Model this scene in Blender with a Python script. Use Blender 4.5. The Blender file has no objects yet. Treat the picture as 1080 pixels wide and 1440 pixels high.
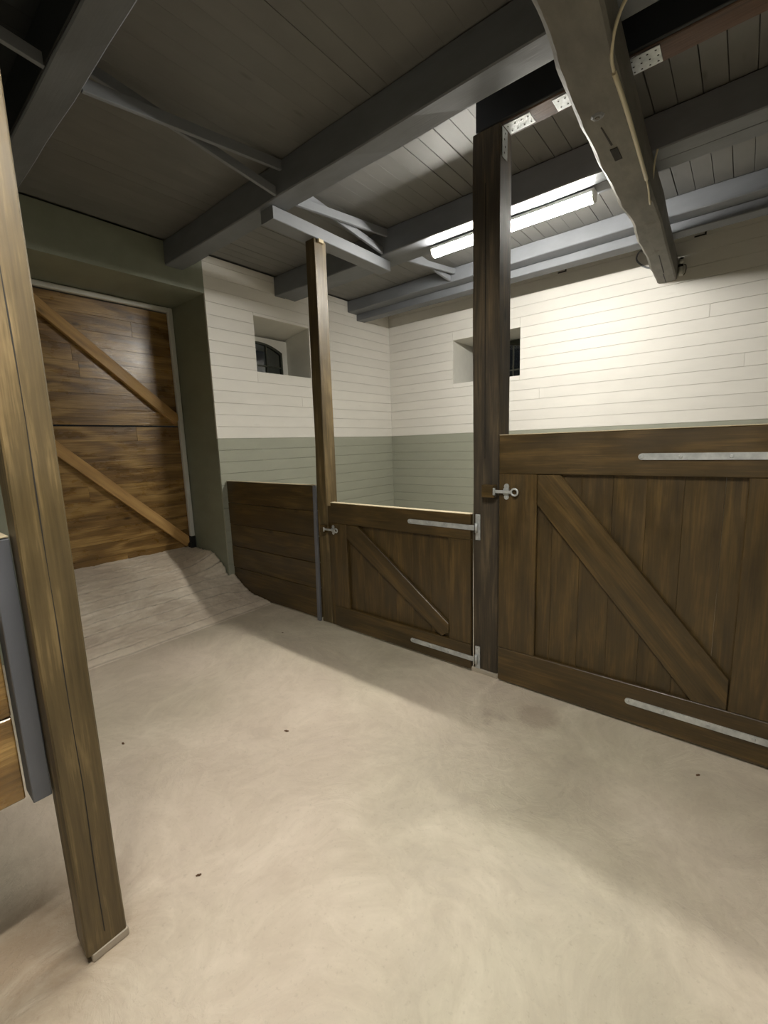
import bpy, bmesh, math, random
from mathutils import Vector, Matrix, noise

# ------------------------------------------------------------------ camera, world, lamps, exposure
sc = bpy.context.scene
COL = sc.collection
cam_d = bpy.data.cameras.new('camera')
cam = bpy.data.objects.new('camera', cam_d)
COL.objects.link(cam)
cam_d.sensor_fit = 'AUTO'
cam_d.sensor_width = 36.0
cam_d.lens = 614.53 / 1440 * 36.0
cam_d.clip_start = 0.02
R = ((0.77520725, 0.63083387, -0.03320165),      # camera right
     (0.0716825, -0.14006366, -0.98754432),      # camera down
     (-0.62762675, 0.76317154, -0.15379811))     # camera forward
cam.matrix_world = Matrix(((R[0][0], -R[1][0], -R[2][0], 0.0),
                           (R[0][1], -R[1][1], -R[2][1], 0.0),
                           (R[0][2], -R[1][2], -R[2][2], 1.4),
                           (0, 0, 0, 1)))
sc.camera = cam

world = bpy.data.worlds.new('world')
sc.world = world
world.use_nodes = True
world.node_tree.nodes['Background'].inputs[0].default_value = (0.010, 0.011, 0.012, 1)
world.node_tree.nodes['Background'].inputs[1].default_value = 0.3

sc.view_settings.view_transform = 'Standard'
sc.view_settings.look = 'None'
sc.view_settings.gamma = 1.0
sc.view_settings.use_curve_mapping = False
sc.view_settings.exposure = 1.0
LAMP_STALL = 95.0        # radiance of the batten under the joist
LAMP_AISLE = 112.0        # radiance of the batten under the cross beam (above the camera)
LAMP_COL = (1.0, 0.965, 0.88)

random.seed(7)
rnd = random.Random(11)

# ------------------------------------------------------------------ node helpers
def new_mat(name):
    m = bpy.data.materials.new(name)
    m.use_nodes = True
    nt = m.node_tree
    b = nt.nodes['Principled BSDF']
    return m, nt, b

def nd(nt, t, **kw):
    n = nt.nodes.new(t)
    for k, v in kw.items():
        setattr(n, k, v)
    return n

def lk(nt, a, b):
    nt.links.new(a, b)

def srgb(r, g, b):
    def f(c):
        c /= 255.0
        return c / 12.92 if c <= 0.04045 else ((c + 0.055) / 1.055) ** 2.4
    return (f(r), f(g), f(b), 1)

def ramp(nt, fac, stops):
    r = nd(nt, 'ShaderNodeValToRGB')
    e = r.color_ramp.elements
    while len(e) < len(stops):
        e.new(0.5)
    for i, (p, c) in enumerate(stops):
        e[i].position = p
        e[i].color = c if len(c) == 4 else (*c, 1)
    lk(nt, fac, r.inputs[0])
    return r.outputs[0]

def noise_tex(nt, vec, scale, detail=3, rough=0.55, dist=0.0):
    n = nd(nt, 'ShaderNodeTexNoise')
    n.inputs['Scale'].default_value = scale
    n.inputs['Detail'].default_value = detail
    n.inputs['Roughness'].default_value = rough
    n.inputs['Distortion'].default_value = dist
    lk(nt, vec, n.inputs['Vector'])
    return n.outputs['Fac']

def mapping(nt, vec, scale=(1, 1, 1), loc=None):
    m = nd(nt, 'ShaderNodeMapping')
    m.inputs['Scale'].default_value = scale
    if loc:
        m.inputs['Location'].default_value = loc
    lk(nt, vec, m.inputs['Vector'])
    return m.outputs[0]

def mix(nt, fac, a, b, mode='MIX'):
    n = nd(nt, 'ShaderNodeMix', data_type='RGBA', blend_type=mode)
    for v, i in ((fac, 0), (a, 6), (b, 7)):
        if isinstance(v, (int, float)):
            n.inputs[i].default_value = v
        elif isinstance(v, tuple):
            n.inputs[i].default_value = v
        else:
            lk(nt, v, n.inputs[i])
    return n.outputs[2]

def rand_coords(nt):
    """object coordinates shifted by a random amount per object"""
    tc = nd(nt, 'ShaderNodeTexCoord')
    oi = nd(nt, 'ShaderNodeObjectInfo')
    mul = nd(nt, 'ShaderNodeMath', operation='MULTIPLY')
    mul.inputs[1].default_value = 37.0
    lk(nt, oi.outputs['Random'], mul.inputs[0])
    cmb = nd(nt, 'ShaderNodeCombineXYZ')
    for i in range(3):
        lk(nt, mul.outputs[0], cmb.inputs[i])
    add = nd(nt, 'ShaderNodeVectorMath', operation='ADD')
    lk(nt, tc.outputs['Object'], add.inputs[0])
    lk(nt, cmb.outputs[0], add.inputs[1])
    return add.outputs[0], oi.outputs['Random']

def bump(nt, b, h, strength, dist=0.01):
    n = nd(nt, 'ShaderNodeBump')
    n.inputs['Strength'].default_value = strength
    n.inputs['Distance'].default_value = dist
    lk(nt, h, n.inputs['Height'])
    lk(nt, n.outputs[0], b.inputs['Normal'])

# ------------------------------------------------------------------ materials
def wood(name, dark, mid, light, rough=0.42, streak=1.0, coat=0.0, bumpy=0.25, rings=0.4, lo=.33, hi=.68, tone=.12):
    """stained timber, grain along local X"""
    m, nt, b = new_mat(name)
    v, rv = rand_coords(nt)
    big = noise_tex(nt, mapping(nt, v, (0.9, 7.0 * streak, 7.0 * streak)), 2.2, 4, 0.6, 0.7)
    fine = noise_tex(nt, mapping(nt, v, (2.2, 70.0, 70.0)), 2.0, 3, 0.6, 0.2)
    blot = noise_tex(nt, mapping(nt, v, (2.0, 3.5, 3.5)), 2.0, 4, 0.65)
    # flame figure
    ringv = noise_tex(nt, mapping(nt, v, (0.8, 4.0, 4.0)), 1.3, 1, 0.4, 0.3)
    ms = nd(nt, 'ShaderNodeMath', operation='MULTIPLY'); ms.inputs[1].default_value = 26.0
    lk(nt, ringv, ms.inputs[0])
    sn = nd(nt, 'ShaderNodeMath', operation='SINE'); lk(nt, ms.outputs[0], sn.inputs[0])
    sn2 = nd(nt, 'ShaderNodeMath', operation='MULTIPLY_ADD')
    lk(nt, sn.outputs[0], sn2.inputs[0]); sn2.inputs[1].default_value = 0.5; sn2.inputs[2].default_value = 0.5
    f1 = mix(nt, 0.35, big, blot)
    f2 = mix(nt, 0.30, f1, fine)
    f3 = mix(nt, 0.18 * rings, f2, sn2.outputs[0])
    c = ramp(nt, f3, [(lo, dark), ((lo + hi) / 2, mid), (hi, light)])
    # knots
    vo = nd(nt, 'ShaderNodeTexVoronoi')
    vo.inputs['Scale'].default_value = 1.0
    lk(nt, mapping(nt, v, (2.4, 6.0, 6.0)), vo.inputs['Vector'])
    kn = ramp(nt, vo.outputs['Distance'], [(0.03, (0.25, 0.25, 0.25, 1)), (0.12, (1, 1, 1, 1))])
    c = mix(nt, 0.85, c, kn, 'MULTIPLY')
    # per piece brightness
    tn = ramp(nt, rv, [(0.0, (1 - tone,) * 3), (1.0, (1 + tone,) * 3)])
    c = mix(nt, 1.0, c, tn, 'MULTIPLY')
    lk(nt, c, b.inputs['Base Color'])
    rr = ramp(nt, blot, [(0.3, (rough - 0.1,) * 3), (0.7, (rough + 0.15,) * 3)])
    lk(nt, rr, b.inputs['Roughness'])
    b.inputs['Coat Weight'].default_value = coat
    b.inputs['Coat Roughness'].default_value = 0.25
    hgt = mix(nt, 0.5, fine, big)
    bump(nt, b, hgt, bumpy, 0.004)
    return m

def paint(name, col, var=0.06, rough=0.55, knots=0.0, bumpy=0.15, brown_tint=None, dscale=3.0):
    m, nt, b = new_mat(name)
    v, rv = rand_coords(nt)
    blot = noise_tex(nt, mapping(nt, v, (1.0, 2.2, 2.2)), dscale, 4, 0.6)
    fine = noise_tex(nt, mapping(nt, v, (3.0, 60.0, 60.0)), 2.0, 3, 0.6, 0.2)
    d = tuple(c * (1 - var * 2) for c in col[:3]) + (1,)
    l = tuple(min(1, c * (1 + var)) for c in col[:3]) + (1,)
    c = ramp(nt, blot, [(0.3, d), (0.7, l)])
    if knots:
        vo = nd(nt, 'ShaderNodeTexVoronoi')
        vo.inputs['Scale'].default_value = 1.0
        lk(nt, mapping(nt, v, (2.0, 7.0, 7.0)), vo.inputs['Vector'])
        kn = ramp(nt, vo.outputs['Distance'], [(0.02, (0.45, 0.42, 0.40, 1)), (0.10, (1, 1, 1, 1))])
        c = mix(nt, knots, c, kn, 'MULTIPLY')
    if brown_tint:
        dn = noise_tex(nt, v, 5.0, 5, 0.7)
        dm = ramp(nt, dn, [(0.60, (0, 0, 0, 1)), (0.72, (1, 1, 1, 1))])
        mm = nd(nt, 'ShaderNodeMath', operation='MULTIPLY'); mm.inputs[1].default_value = 0.5
        lk(nt, dm, mm.inputs[0])
        c = mix(nt, mm.outputs[0], c, brown_tint)
    tone = ramp(nt, rv, [(0.0, (0.975,) * 3), (1.0, (1.02,) * 3)])
    c = mix(nt, 1.0, c, tone, 'MULTIPLY')
    lk(nt, c, b.inputs['Base Color'])
    b.inputs['Roughness'].default_value = rough
    bump(nt, b, mix(nt, 0.5, fine, blot), bumpy, 0.003)
    return m

M = {}
M['door_wood'] = wood('dark_stained_door_wood', srgb(44, 34, 16), srgb(72, 56, 27), srgb(112, 88, 46), 0.42, 1.3, 0.15, tone=.05, lo=.30, hi=.72)
M['post_wood'] = wood('dark_stained_post_wood', srgb(38, 33, 25), srgb(62, 53, 40), srgb(100, 86, 64), 0.68, 1.4, 0.0)
M['post_light'] = wood('worn_stained_post_wood', srgb(62, 51, 30), srgb(95, 80, 51), srgb(160, 136, 94), 0.5, 1.8, 0.0, lo=.32, hi=.74)
M['barn_wood'] = wood('varnished_barn_door_wood', srgb(76, 56, 26), srgb(132, 100, 53), srgb(192, 156, 94), 0.30, 2.6, 0.5, 0.8, 0.9, .26, .70, tone=.05)
M['pine'] = wood('plain_pine', srgb(150, 115, 66), srgb(186, 146, 88), srgb(208, 170, 110), 0.5, 1.0, 0.0, 0.15, 0.6)
M['pale_edge'] = paint('pale_timber', srgb(205, 190, 158), 0.08, 0.7)
M['pad'] = paint('pale_grey_pad', srgb(176, 166, 150), 0.08, 0.7)
M['header_wood'] = wood('rough_header_wood', srgb(52, 38, 30), srgb(92, 70, 56), srgb(120, 96, 78), 0.7, 1.2, 0, 0.4)
M['black_timber'] = paint('black_toned_timber', srgb(30, 32, 35), 0.1, 0.6)
M['grey_joist'] = paint('blue_grey_painted_timber', srgb(112, 115, 120), 0.08, 0.55, 0.3, 0.3)
M['grey_board'] = paint('grey_painted_ceiling_board', srgb(116, 115, 113), 0.05, 0.5, 0.6, 0.2)
M['grey_strut'] = paint('light_grey_painted_lath', srgb(128, 131, 136), 0.05, 0.55, 0.3)
M['grey_beam'] = paint('rough_grey_painted_log', srgb(118, 115, 108), 0.12, 0.7, 0.4, 1.0, srgb(80, 66, 52), 6.0)
M['grey_batten'] = paint('slate_grey_batten', srgb(104, 106, 112), 0.06, 0.5)
M['white_plank'] = paint('white_painted_plank', srgb(232, 229, 222), 0.02, 0.5, 0.12)
M['green_plank'] = paint('sage_green_painted_plank', srgb(162, 164, 149), 0.03, 0.5, 0.12)
M['green_wall'] = paint('sage_green_painted_plaster', srgb(137, 141, 125), 0.05, 0.45)
M['white_wall'] = paint('white_plaster', srgb(226, 224, 216), 0.03, 0.6)
M['white_trim'] = paint('white_door_frame', srgb(220, 220, 214), 0.03, 0.4)
M['black_rubber'] = paint('black_rubber', srgb(22, 22, 22), 0.05, 0.6)
M['fixture'] = paint('light_fixture_plastic', srgb(205, 205, 200), 0.01, 0.4)
M['cable'] = paint('cream_cable', srgb(205, 196, 170), 0.02, 0.45)
M['dark_frame'] = paint('dark_window_iron', srgb(56, 58, 46), 0.1, 0.5)
M['dark_hole'] = paint('dark_hole', srgb(40, 37, 33), 0.1, 0.8)
M['leaf'] = paint('dry_leaf', srgb(100, 72, 48), 0.1, 0.7)

def metal():
    m, nt, b = new_mat('galvanised_steel')
    v, rv = rand_coords(nt)
    n = noise_tex(nt, v, 60, 3, 0.6)
    n2 = noise_tex(nt, v, 18, 3, 0.6)
    c = ramp(nt, n2, [(0.3, srgb(176, 180, 182)), (0.7, srgb(224, 227, 227))])
    lk(nt, c, b.inputs['Base Color'])
    b.inputs['Metallic'].default_value = 0.55
    r = ramp(nt, n, [(0.3, (0.32,) * 3), (0.7, (0.5,) * 3)])
    lk(nt, r, b.inputs['Roughness'])
    bump(nt, b, n, 0.1, 0.001)
    return m
M['metal'] = metal()

def glass():
    m, nt, b = new_mat('night_window_glass')
    b.inputs['Base Color'].default_value = (0.9, 0.95, 0.95, 1)
    b.inputs['Roughness'].default_value = 0.03
    b.inputs['IOR'].default_value = 1.45
    b.inputs['Transmission Weight'].default_value = 1.0
    return m
M['glass'] = glass()

def emit(name, col, strength):
    m, nt, b = new_mat(name)
    b.inputs['Base Color'].default_value = (0.9, 0.9, 0.9, 1)
    b.inputs['Emission Color'].default_value = (*col, 1)
    b.inputs['Emission Strength'].default_value = strength
    return m
M['lamp_stall'] = emit('glowing_diffuser', LAMP_COL, LAMP_STALL)
M['lamp_aisle'] = emit('glowing_diffuser_aisle', LAMP_COL, LAMP_AISLE)

def concrete(name, floor=True):
    m, nt, b = new_mat(name)
    g = nd(nt, 'ShaderNodeNewGeometry')
    v = g.outputs['Position']
    warp = nd(nt, 'ShaderNodeTexNoise'); warp.inputs['Scale'].default_value = 0.9; warp.inputs['Detail'].default_value = 2
    lk(nt, v, warp.inputs['Vector'])
    sub = nd(nt, 'ShaderNodeVectorMath', operation='MULTIPLY_ADD')
    lk(nt, warp.outputs['Color'], sub.inputs[0]); sub.inputs[1].default_value = (0.9, 0.9, 0); lk(nt, v, sub.inputs[2])
    wv = sub.outputs[0]
    n1 = noise_tex(nt, v, 1.1, 5, 0.6)
    n2 = noise_tex(nt, wv, 2.6, 8, 0.68, 0.6)       # trowel swirls
    n3 = noise_tex(nt, v, 60, 4, 0.65)
    n4 = noise_tex(nt, v, 0.55, 2, 0.5)
    n5 = noise_tex(nt, wv, 13, 5, 0.7, 0.8)
    if floor:
        base = ramp(nt, n2, [(0.30, srgb(185, 176, 156)), (0.5, srgb(201, 192, 170)), (0.68, srgb(216, 207, 186))])
        pink = ramp(nt, n4, [(0.42, (0, 0, 0, 1)), (0.62, (1, 1, 1, 1))])
        mm = nd(nt, 'ShaderNodeMath', operation='MULTIPLY'); mm.inputs[1].default_value = 0.5; lk(nt, pink, mm.inputs[0])
        c = mix(nt, mm.outputs[0], base, srgb(216, 196, 182))
    else:
        c = ramp(nt, n2, [(0.30, srgb(196, 180, 162)), (0.5, srgb(220, 206, 187)), (0.68, srgb(236, 224, 206))])
    st = ramp(nt, n1, [(0.34, (0.86, 0.85, 0.84, 1)), (0.55, (1, 1, 1, 1))])
    c = mix(nt, 0.7, c, st, 'MULTIPLY')
    sp = ramp(nt, n3, [(0.30, (0.86, 0.85, 0.83, 1)), (0.42, (1, 1, 1, 1))])
    c = mix(nt, 0.8, c, sp, 'MULTIPLY')
    pc = ramp(nt, n5, [(0.38, (0.93, 0.92, 0.91, 1)), (0.52, (1, 1, 1, 1)), (0.64, (1.05, 1.05, 1.06, 1))])
    c = mix(nt, 0.8, c, pc, 'MULTIPLY')
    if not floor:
        at = nd(nt, 'ShaderNodeAttribute', attribute_name='brown_tint')
        c = mix(nt, at.outputs['Fac'], c, srgb(112, 98, 80))  # darker brown in the grooves and along the foot line, for contrast
    if floor:
        # brown grime gathered round the foot of the left post and thin scratches
        dist = nd(nt, 'ShaderNodeVectorMath', operation='DISTANCE'); lk(nt, v, dist.inputs[0])
        dist.inputs[1].default_value = (-1.46, 0.12, 0)
        ds = nd(nt, 'ShaderNodeMath', operation='MULTIPLY_ADD'); lk(nt, n2, ds.inputs[0]); ds.inputs[1].default_value = 0.5; lk(nt, dist.outputs['Value'], ds.inputs[2])
        dm = ramp(nt, ds.outputs[0], [(0.34, (1, 1, 1, 1)), (0.62, (0, 0, 0, 1))])
        mm2 = nd(nt, 'ShaderNodeMath', operation='MULTIPLY'); mm2.inputs[1].default_value = 0.7; lk(nt, dm, mm2.inputs[0])
        c = mix(nt, mm2.outputs[0], c, srgb(138, 112, 86))
        for (px, py, r0) in ((-0.93, 1.92, 0.035), (-0.86, 1.93, 0.02), (-0.9, 1.86, 0.018), (-0.72, 2.05, 0.10)):
            dist = nd(nt, 'ShaderNodeVectorMath', operation='DISTANCE'); lk(nt, v, dist.inputs[0])
            dist.inputs[1].default_value = (px, py, 0)
            ds = nd(nt, 'ShaderNodeMath', operation='MULTIPLY_ADD'); lk(nt, n3, ds.inputs[0]); ds.inputs[1].default_value = 0.06; lk(nt, dist.outputs['Value'], ds.inputs[2])
            dm = ramp(nt, ds.outputs[0], [(r0, (0.35, 0.35, 0.35, 1)), (r0 + 0.05, (0, 0, 0, 1))])
            c = mix(nt, dm, c, srgb(128, 104, 90))
    lk(nt, c, b.inputs['Base Color'])
    r = ramp(nt, n2, [(0.3, (0.42,) * 3), (0.7, (0.62,) * 3)])
    lk(nt, r, b.inputs['Roughness'])
    msk = ramp(nt, noise_tex(nt, v, 1.7, 2, 0.5), [(0.45, (0, 0, 0, 1)), (0.65, (1, 1, 1, 1))])
    rgh = ramp(nt, n5, [(0.46, (0, 0, 0, 1)), (0.56, (1, 1, 1, 1))])
    patch = mix(nt, 1.0, rgh, msk, 'MULTIPLY')
    h = mix(nt, 0.35, mix(nt, 0.3, n2, n3), patch)
    bump(nt, b, h, 0.5 if floor else 0.9, 0.008)
    return m
M['floor'] = concrete('trowelled_concrete')
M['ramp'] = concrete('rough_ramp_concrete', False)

# ------------------------------------------------------------------ object helpers
WM = {}          # world matrices of everything built

def link(name, data, mw, parent=None):
    o = bpy.data.objects.new(name, data)
    COL.objects.link(o)
    WM[o] = mw
    if parent:
        o.parent = parent
        o.matrix_local = WM[parent].inverted() @ mw
    else:
        o.matrix_world = mw
    return o

def thing(name, loc, label, cat, group=None):
    o = link(name, None, Matrix.Translation(loc))
    o.empty_display_size = 0.1
    tag(o, label, cat, group)
    return o

def tag(o, label=None, cat=None, group=None):
    if label: o['label'] = label
    if cat: o['category'] = cat
    if group: o['group'] = group
    return o

def structure(o):
    o['kind'] = 'structure'
    return o

_cache = {}
def chamfer_mesh(l, w, h, bev, mat):
    k = (round(l, 4), round(w, 4), round(h, 4), bev, mat)
    if k in _cache:
        return _cache[k]
    bm = bmesh.new()
    bmesh.ops.create_cube(bm, size=1)
    bmesh.ops.scale(bm, vec=(l, w, h), verts=bm.verts)
    if bev:
        bmesh.ops.bevel(bm, geom=bm.edges[:], offset=bev, segments=1, affect='EDGES')
    me = bpy.data.meshes.new(mat)
    bm.to_mesh(me); bm.free()
    me.materials.append(M[mat])
    _cache[k] = me
    return me

def rot_for(axis):
    if axis == 'x': return Matrix.Identity(4)
    if axis == 'y': return Matrix.Rotation(math.pi / 2, 4, 'Z')
    return Matrix.Rotation(-math.pi / 2, 4, 'Y')      # local X up

def box(name, x0, x1, y0, y1, z0, z1, mat, parent=None, axis=None, bev=0.003):
    """axis aligned board whose local X runs along its grain"""
    d = (x1 - x0, y1 - y0, z1 - z0)
    if axis is None:
        axis = 'xyz'[d.index(max(d))]
    if axis == 'x': l, w, h = d
    elif axis == 'y': l, w, h = d[1], d[0], d[2]
    else: l, w, h = d[2], d[1], d[0]
    bev = min(bev, min(d) * 0.3)
    me = chamfer_mesh(l, w, h, round(bev, 5), mat)
    mw = Matrix.Translation(((x0 + x1) / 2, (y0 + y1) / 2, (z0 + z1) / 2)) @ rot_for(axis)
    return link(name, me, mw, parent)

def poly_prism(name, pts, depth_vec, mat, parent=None, origin=None, bev=0.0, xdir=None):
    """extrude a polygon (world points) by depth_vec; local X = xdir"""
    pts = [Vector(p) for p in pts]
    dv = Vector(depth_vec)
    c = origin and Vector(origin) or sum(pts, Vector()) / len(pts) + dv / 2
    if xdir is None:
        mw = Matrix.Translation(c)
    else:
        X = Vector(xdir).normalized(); Z = dv.normalized(); Y = Z.cross(X).normalized(); Z = X.cross(Y)
        mw = Matrix.Translation(c) @ Matrix((X, Y, Z)).transposed().to_4x4()
    inv = mw.inverted()
    bm = bmesh.new()
    a = [bm.verts.new(inv @ p) for p in pts]
    b = [bm.verts.new(inv @ (p + dv)) for p in pts]
    bm.faces.new(a); bm.faces.new(list(reversed(b)))
    n = len(pts)
    for i in range(n):
        bm.faces.new((a[i], b[i], b[(i + 1) % n], a[(i + 1) % n]))
    bmesh.ops.recalc_face_normals(bm, faces=bm.faces)
    if bev:
        bmesh.ops.bevel(bm, geom=bm.edges[:], offset=bev, segments=1, affect='EDGES')
    me = bpy.data.meshes.new(name)
    bm.to_mesh(me); bm.free()
    me.materials.append(M[mat])
    return link(name, me, mw, parent)

def hexa(name, bottom, top, mat, parent=None, axis='x', bev=0.003, slices=0, wob=0.0, seed=0.0):
    """a timber lofted between two quads (lists of 4 points) with optional waviness, grain along the loft"""
    B = [Vector(p) for p in bottom]; T = [Vector(p) for p in top]
    c = (sum(B, Vector()) + sum(T, Vector())) / 8
    X = (sum(T, Vector()) - sum(B, Vector())).normalized()
    Y = (B[1] - B[0]).normalized(); Z = X.cross(Y).normalized(); Y = Z.cross(X)
    mw = Matrix.Translation(c) @ Matrix((X, Y, Z)).transposed().to_4x4()
    inv = mw.inverted()
    bm = bmesh.new()
    n = max(1, slices)
    rings = []
    for i in range(n + 1):
        t = i / n
        r = []
        for k in range(4):
            p = B[k].lerp(T[k], t)
            if wob:
                q = p * 2.3 + Vector((seed, k * 5.1, seed))
                p = p + Vector((noise.noise(q), noise.noise(q + Vector((9, 0, 0))), noise.noise(q + Vector((0, 9, 0))))) * wob
            r.append(inv @ p)
        rings.append(r)
    # chamfer every long edge
    vr = []
    for r in rings:
        ring = []
        for k in range(4):
            p = r[k]; a = r[k - 1]; b = r[(k + 1) % 4]
            ring.append(bm.verts.new(p + (a - p).normalized() * bev))
            ring.append(bm.verts.new(p + (b - p).normalized() * bev))
        vr.append(ring)
    for i in range(n):
        for k in range(8):
            bm.faces.new((vr[i][k], vr[i][(k + 1) % 8], vr[i + 1][(k + 1) % 8], vr[i + 1][k]))
    bm.faces.new(vr[0]); bm.faces.new(list(reversed(vr[-1])))
    bmesh.ops.recalc_face_normals(bm, faces=bm.faces)
    me = bpy.data.meshes.new(name)
    bm.to_mesh(me); bm.free()
    me.materials.append(M[mat])
    return link(name, me, mw, parent)

def timber(name, x0, x1, y0, y1, z0, z1, mat, parent=None, bev=0.006, wob=0.006, slices=14, seed=0.0):
    """sawn beam with slightly uneven edges"""
    d = (x1 - x0, y1 - y0, z1 - z0)
    a = d.index(max(d))
    if a == 0:
        q = lambda x: [(x, y0, z0), (x, y1, z0), (x, y1, z1), (x, y0, z1)]
        return hexa(name, q(x0), q(x1), mat, parent, bev=bev, slices=slices, wob=wob, seed=seed)
    if a == 1:
        q = lambda y: [(x0, y, z0), (x1, y, z0), (x1, y, z1), (x0, y, z1)]
        return hexa(name, q(y0), q(y1), mat, parent, bev=bev, slices=slices, wob=wob, seed=seed)
    q = lambda z: [(x0, y0, z), (x1, y0, z), (x1, y1, z), (x0, y1, z)]
    return hexa(name, q(z0), q(z1), mat, parent, bev=bev, slices=slices, wob=wob, seed=seed)

def tube(name, pts, r, mat, parent=None, seg=10, sub=5):
    P = [Vector(p) for p in pts]
    out = []
    for i in range(len(P) - 1):
        p0 = P[max(i - 1, 0)]; p1 = P[i]; p2 = P[i + 1]; p3 = P[min(i + 2, len(P) - 1)]
        for s in range(sub):
            t = s / sub
            out.append(0.5 * ((2 * p1) + (p2 - p0) * t + (2 * p0 - 5 * p1 + 4 * p2 - p3) * t * t + (3 * p1 - p0 - 3 * p2 + p3) * t ** 3))
    out.append(P[-1])
    c = sum(out, Vector()) / len(out)
    bm = bmesh.new()
    rings = []
    N = None
    for i, p in enumerate(out):
        tv = (out[min(i + 1, len(out) - 1)] - out[max(i - 1, 0)]).normalized()
        if N is None:
            N = tv.orthogonal().normalized()
        else:
            N = (N - tv * N.dot(tv)).normalized()
        B = tv.cross(N)
        rings.append([bm.verts.new(p - c + (N * math.cos(a) + B * math.sin(a)) * r) for a in [2 * math.pi * k / seg for k in range(seg)]])
    for i in range(len(rings) - 1):
        for k in range(seg):
            f = bm.faces.new((rings[i][k], rings[i][(k + 1) % seg], rings[i + 1][(k + 1) % seg], rings[i + 1][k]))
            f.smooth = True
    bm.faces.new(list(reversed(rings[0]))); bm.faces.new(rings[-1])
    bmesh.ops.recalc_face_normals(bm, faces=bm.faces)
    me = bpy.data.meshes.new(name); bm.to_mesh(me); bm.free()
    me.materials.append(M[mat])
    return link(name, me, Matrix.Translation(c), parent)

def disc(name, c, r, depth, ydir, mat, parent=None, seg=12, axis='y'):
    """round bolt head, axis along Y or Z"""
    bm = bmesh.new()
    bmesh.ops.create_cone(bm, cap_ends=True, segments=seg, radius1=r, radius2=r * 0.7, depth=depth)
    me = bpy.data.meshes.new(name); bm.to_mesh(me); bm.free()
    me.materials.append(M[mat])
    mw = Matrix.Translation(c)
    if axis == 'y': mw = mw @ Matrix.Rotation(math.pi / 2, 4, 'X')
    elif axis == 'zd': mw = mw @ Matrix.Rotation(math.pi, 4, 'X')
    return link(name, me, mw, parent)

def torus(name, c, R0, r, mat, parent=None, axis='y'):
    bm = bmesh.new()
    n, k = 20, 8
    vs = []
    for i in range(n):
        a = 2 * math.pi * i / n
        vs.append([bm.verts.new(((R0 + r * math.cos(b)) * math.cos(a), r * math.sin(b), (R0 + r * math.cos(b)) * math.sin(a))) for b in [2 * math.pi * j / k for j in range(k)]])
    for i in range(n):
        for j in range(k):
            f = bm.faces.new((vs[i][j], vs[(i + 1) % n][j], vs[(i + 1) % n][(j + 1) % k], vs[i][(j + 1) % k])); f.smooth = True
    bmesh.ops.recalc_face_normals(bm, faces=bm.faces)
    me = bpy.data.meshes.new(name); bm.to_mesh(me); bm.free()
    me.materials.append(M[mat])
    return link(name, me, Matrix.Translation(c), parent)

def raw_mesh(name, boxes, mat, parent=None, hexas=(), mats=None):
    """one mesh from several axis aligned solids (walls)"""
    bm = bmesh.new()
    def add(vs, mi=0):
        v = [bm.verts.new(p) for p in vs]
        for f in ((0, 1, 2, 3), (7, 6, 5, 4), (0, 4, 5, 1), (1, 5, 6, 2), (2, 6, 7, 3), (3, 7, 4, 0)):
            fc = bm.faces.new([v[i] for i in f]); fc.material_index = mi
    for bx in boxes:
        x0, x1, y0, y1, z0, z1 = bx[:6]
        add([(x0, y0, z0), (x0, y1, z0), (x1, y1, z0), (x1, y0, z0), (x0, y0, z1), (x0, y1, z1), (x1, y1, z1), (x1, y0, z1)], bx[6] if len(bx) > 6 else 0)
    for h in hexas:
        add(*h)
    bmesh.ops.recalc_face_normals(bm, faces=bm.faces)
    me = bpy.data.meshes.new(name); bm.to_mesh(me); bm.free()
    for mm in (mats or [mat]):
        me.materials.append(M[mm])
    return link(name, me, Matrix.Identity(4), parent)

# ------------------------------------------------------------------ dimensions of the room
XW, YW, ZC = -3.80, 4.85, 3.10          # left wall face, back wall face, ceiling
XR, YF = 2.4, -2.6                      # right wall, wall behind the camera
GREEN_TOP = 1.50

floor = structure(raw_mesh('floor', [(-4.9, XR + .2, YF - .2, YW + .7, -0.12, 0.0)], 'floor'))

# ---- left wall: backing masonry, then the planks of the stall part
DY0, DY1, DZ = 0.95, 2.22, 2.77         # door recess
W1 = (2.715, 3.42, 2.152, 2.682)        # window recess y0 y1 z0 z1
bk = XW - 0.02
wall_left = structure(raw_mesh('wall_left', [
    (-4.62, XW, YF - .2, DY0, 0, ZC, 0),
    (-4.62, XW, DY0, DY1, DZ, ZC, 0),
    (-4.62, bk, DY1, W1[0], 0, ZC, 0),
    (-4.62, bk, W1[0], W1[1], 0, W1[2], 1),
    (-4.62, bk, W1[1], YW + .7, 0, ZC, 1)], None, None,
    [([(-4.62, W1[0], 2.56), (-4.62, W1[1], 2.56), (bk, W1[1], W1[3]), (bk, W1[0], W1[3]),
       (-4.62, W1[0], ZC), (-4.62, W1[1], ZC), (bk, W1[1], ZC), (bk, W1[0], ZC)], 1)],
    mats=['green_wall', 'white_wall']))

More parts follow.
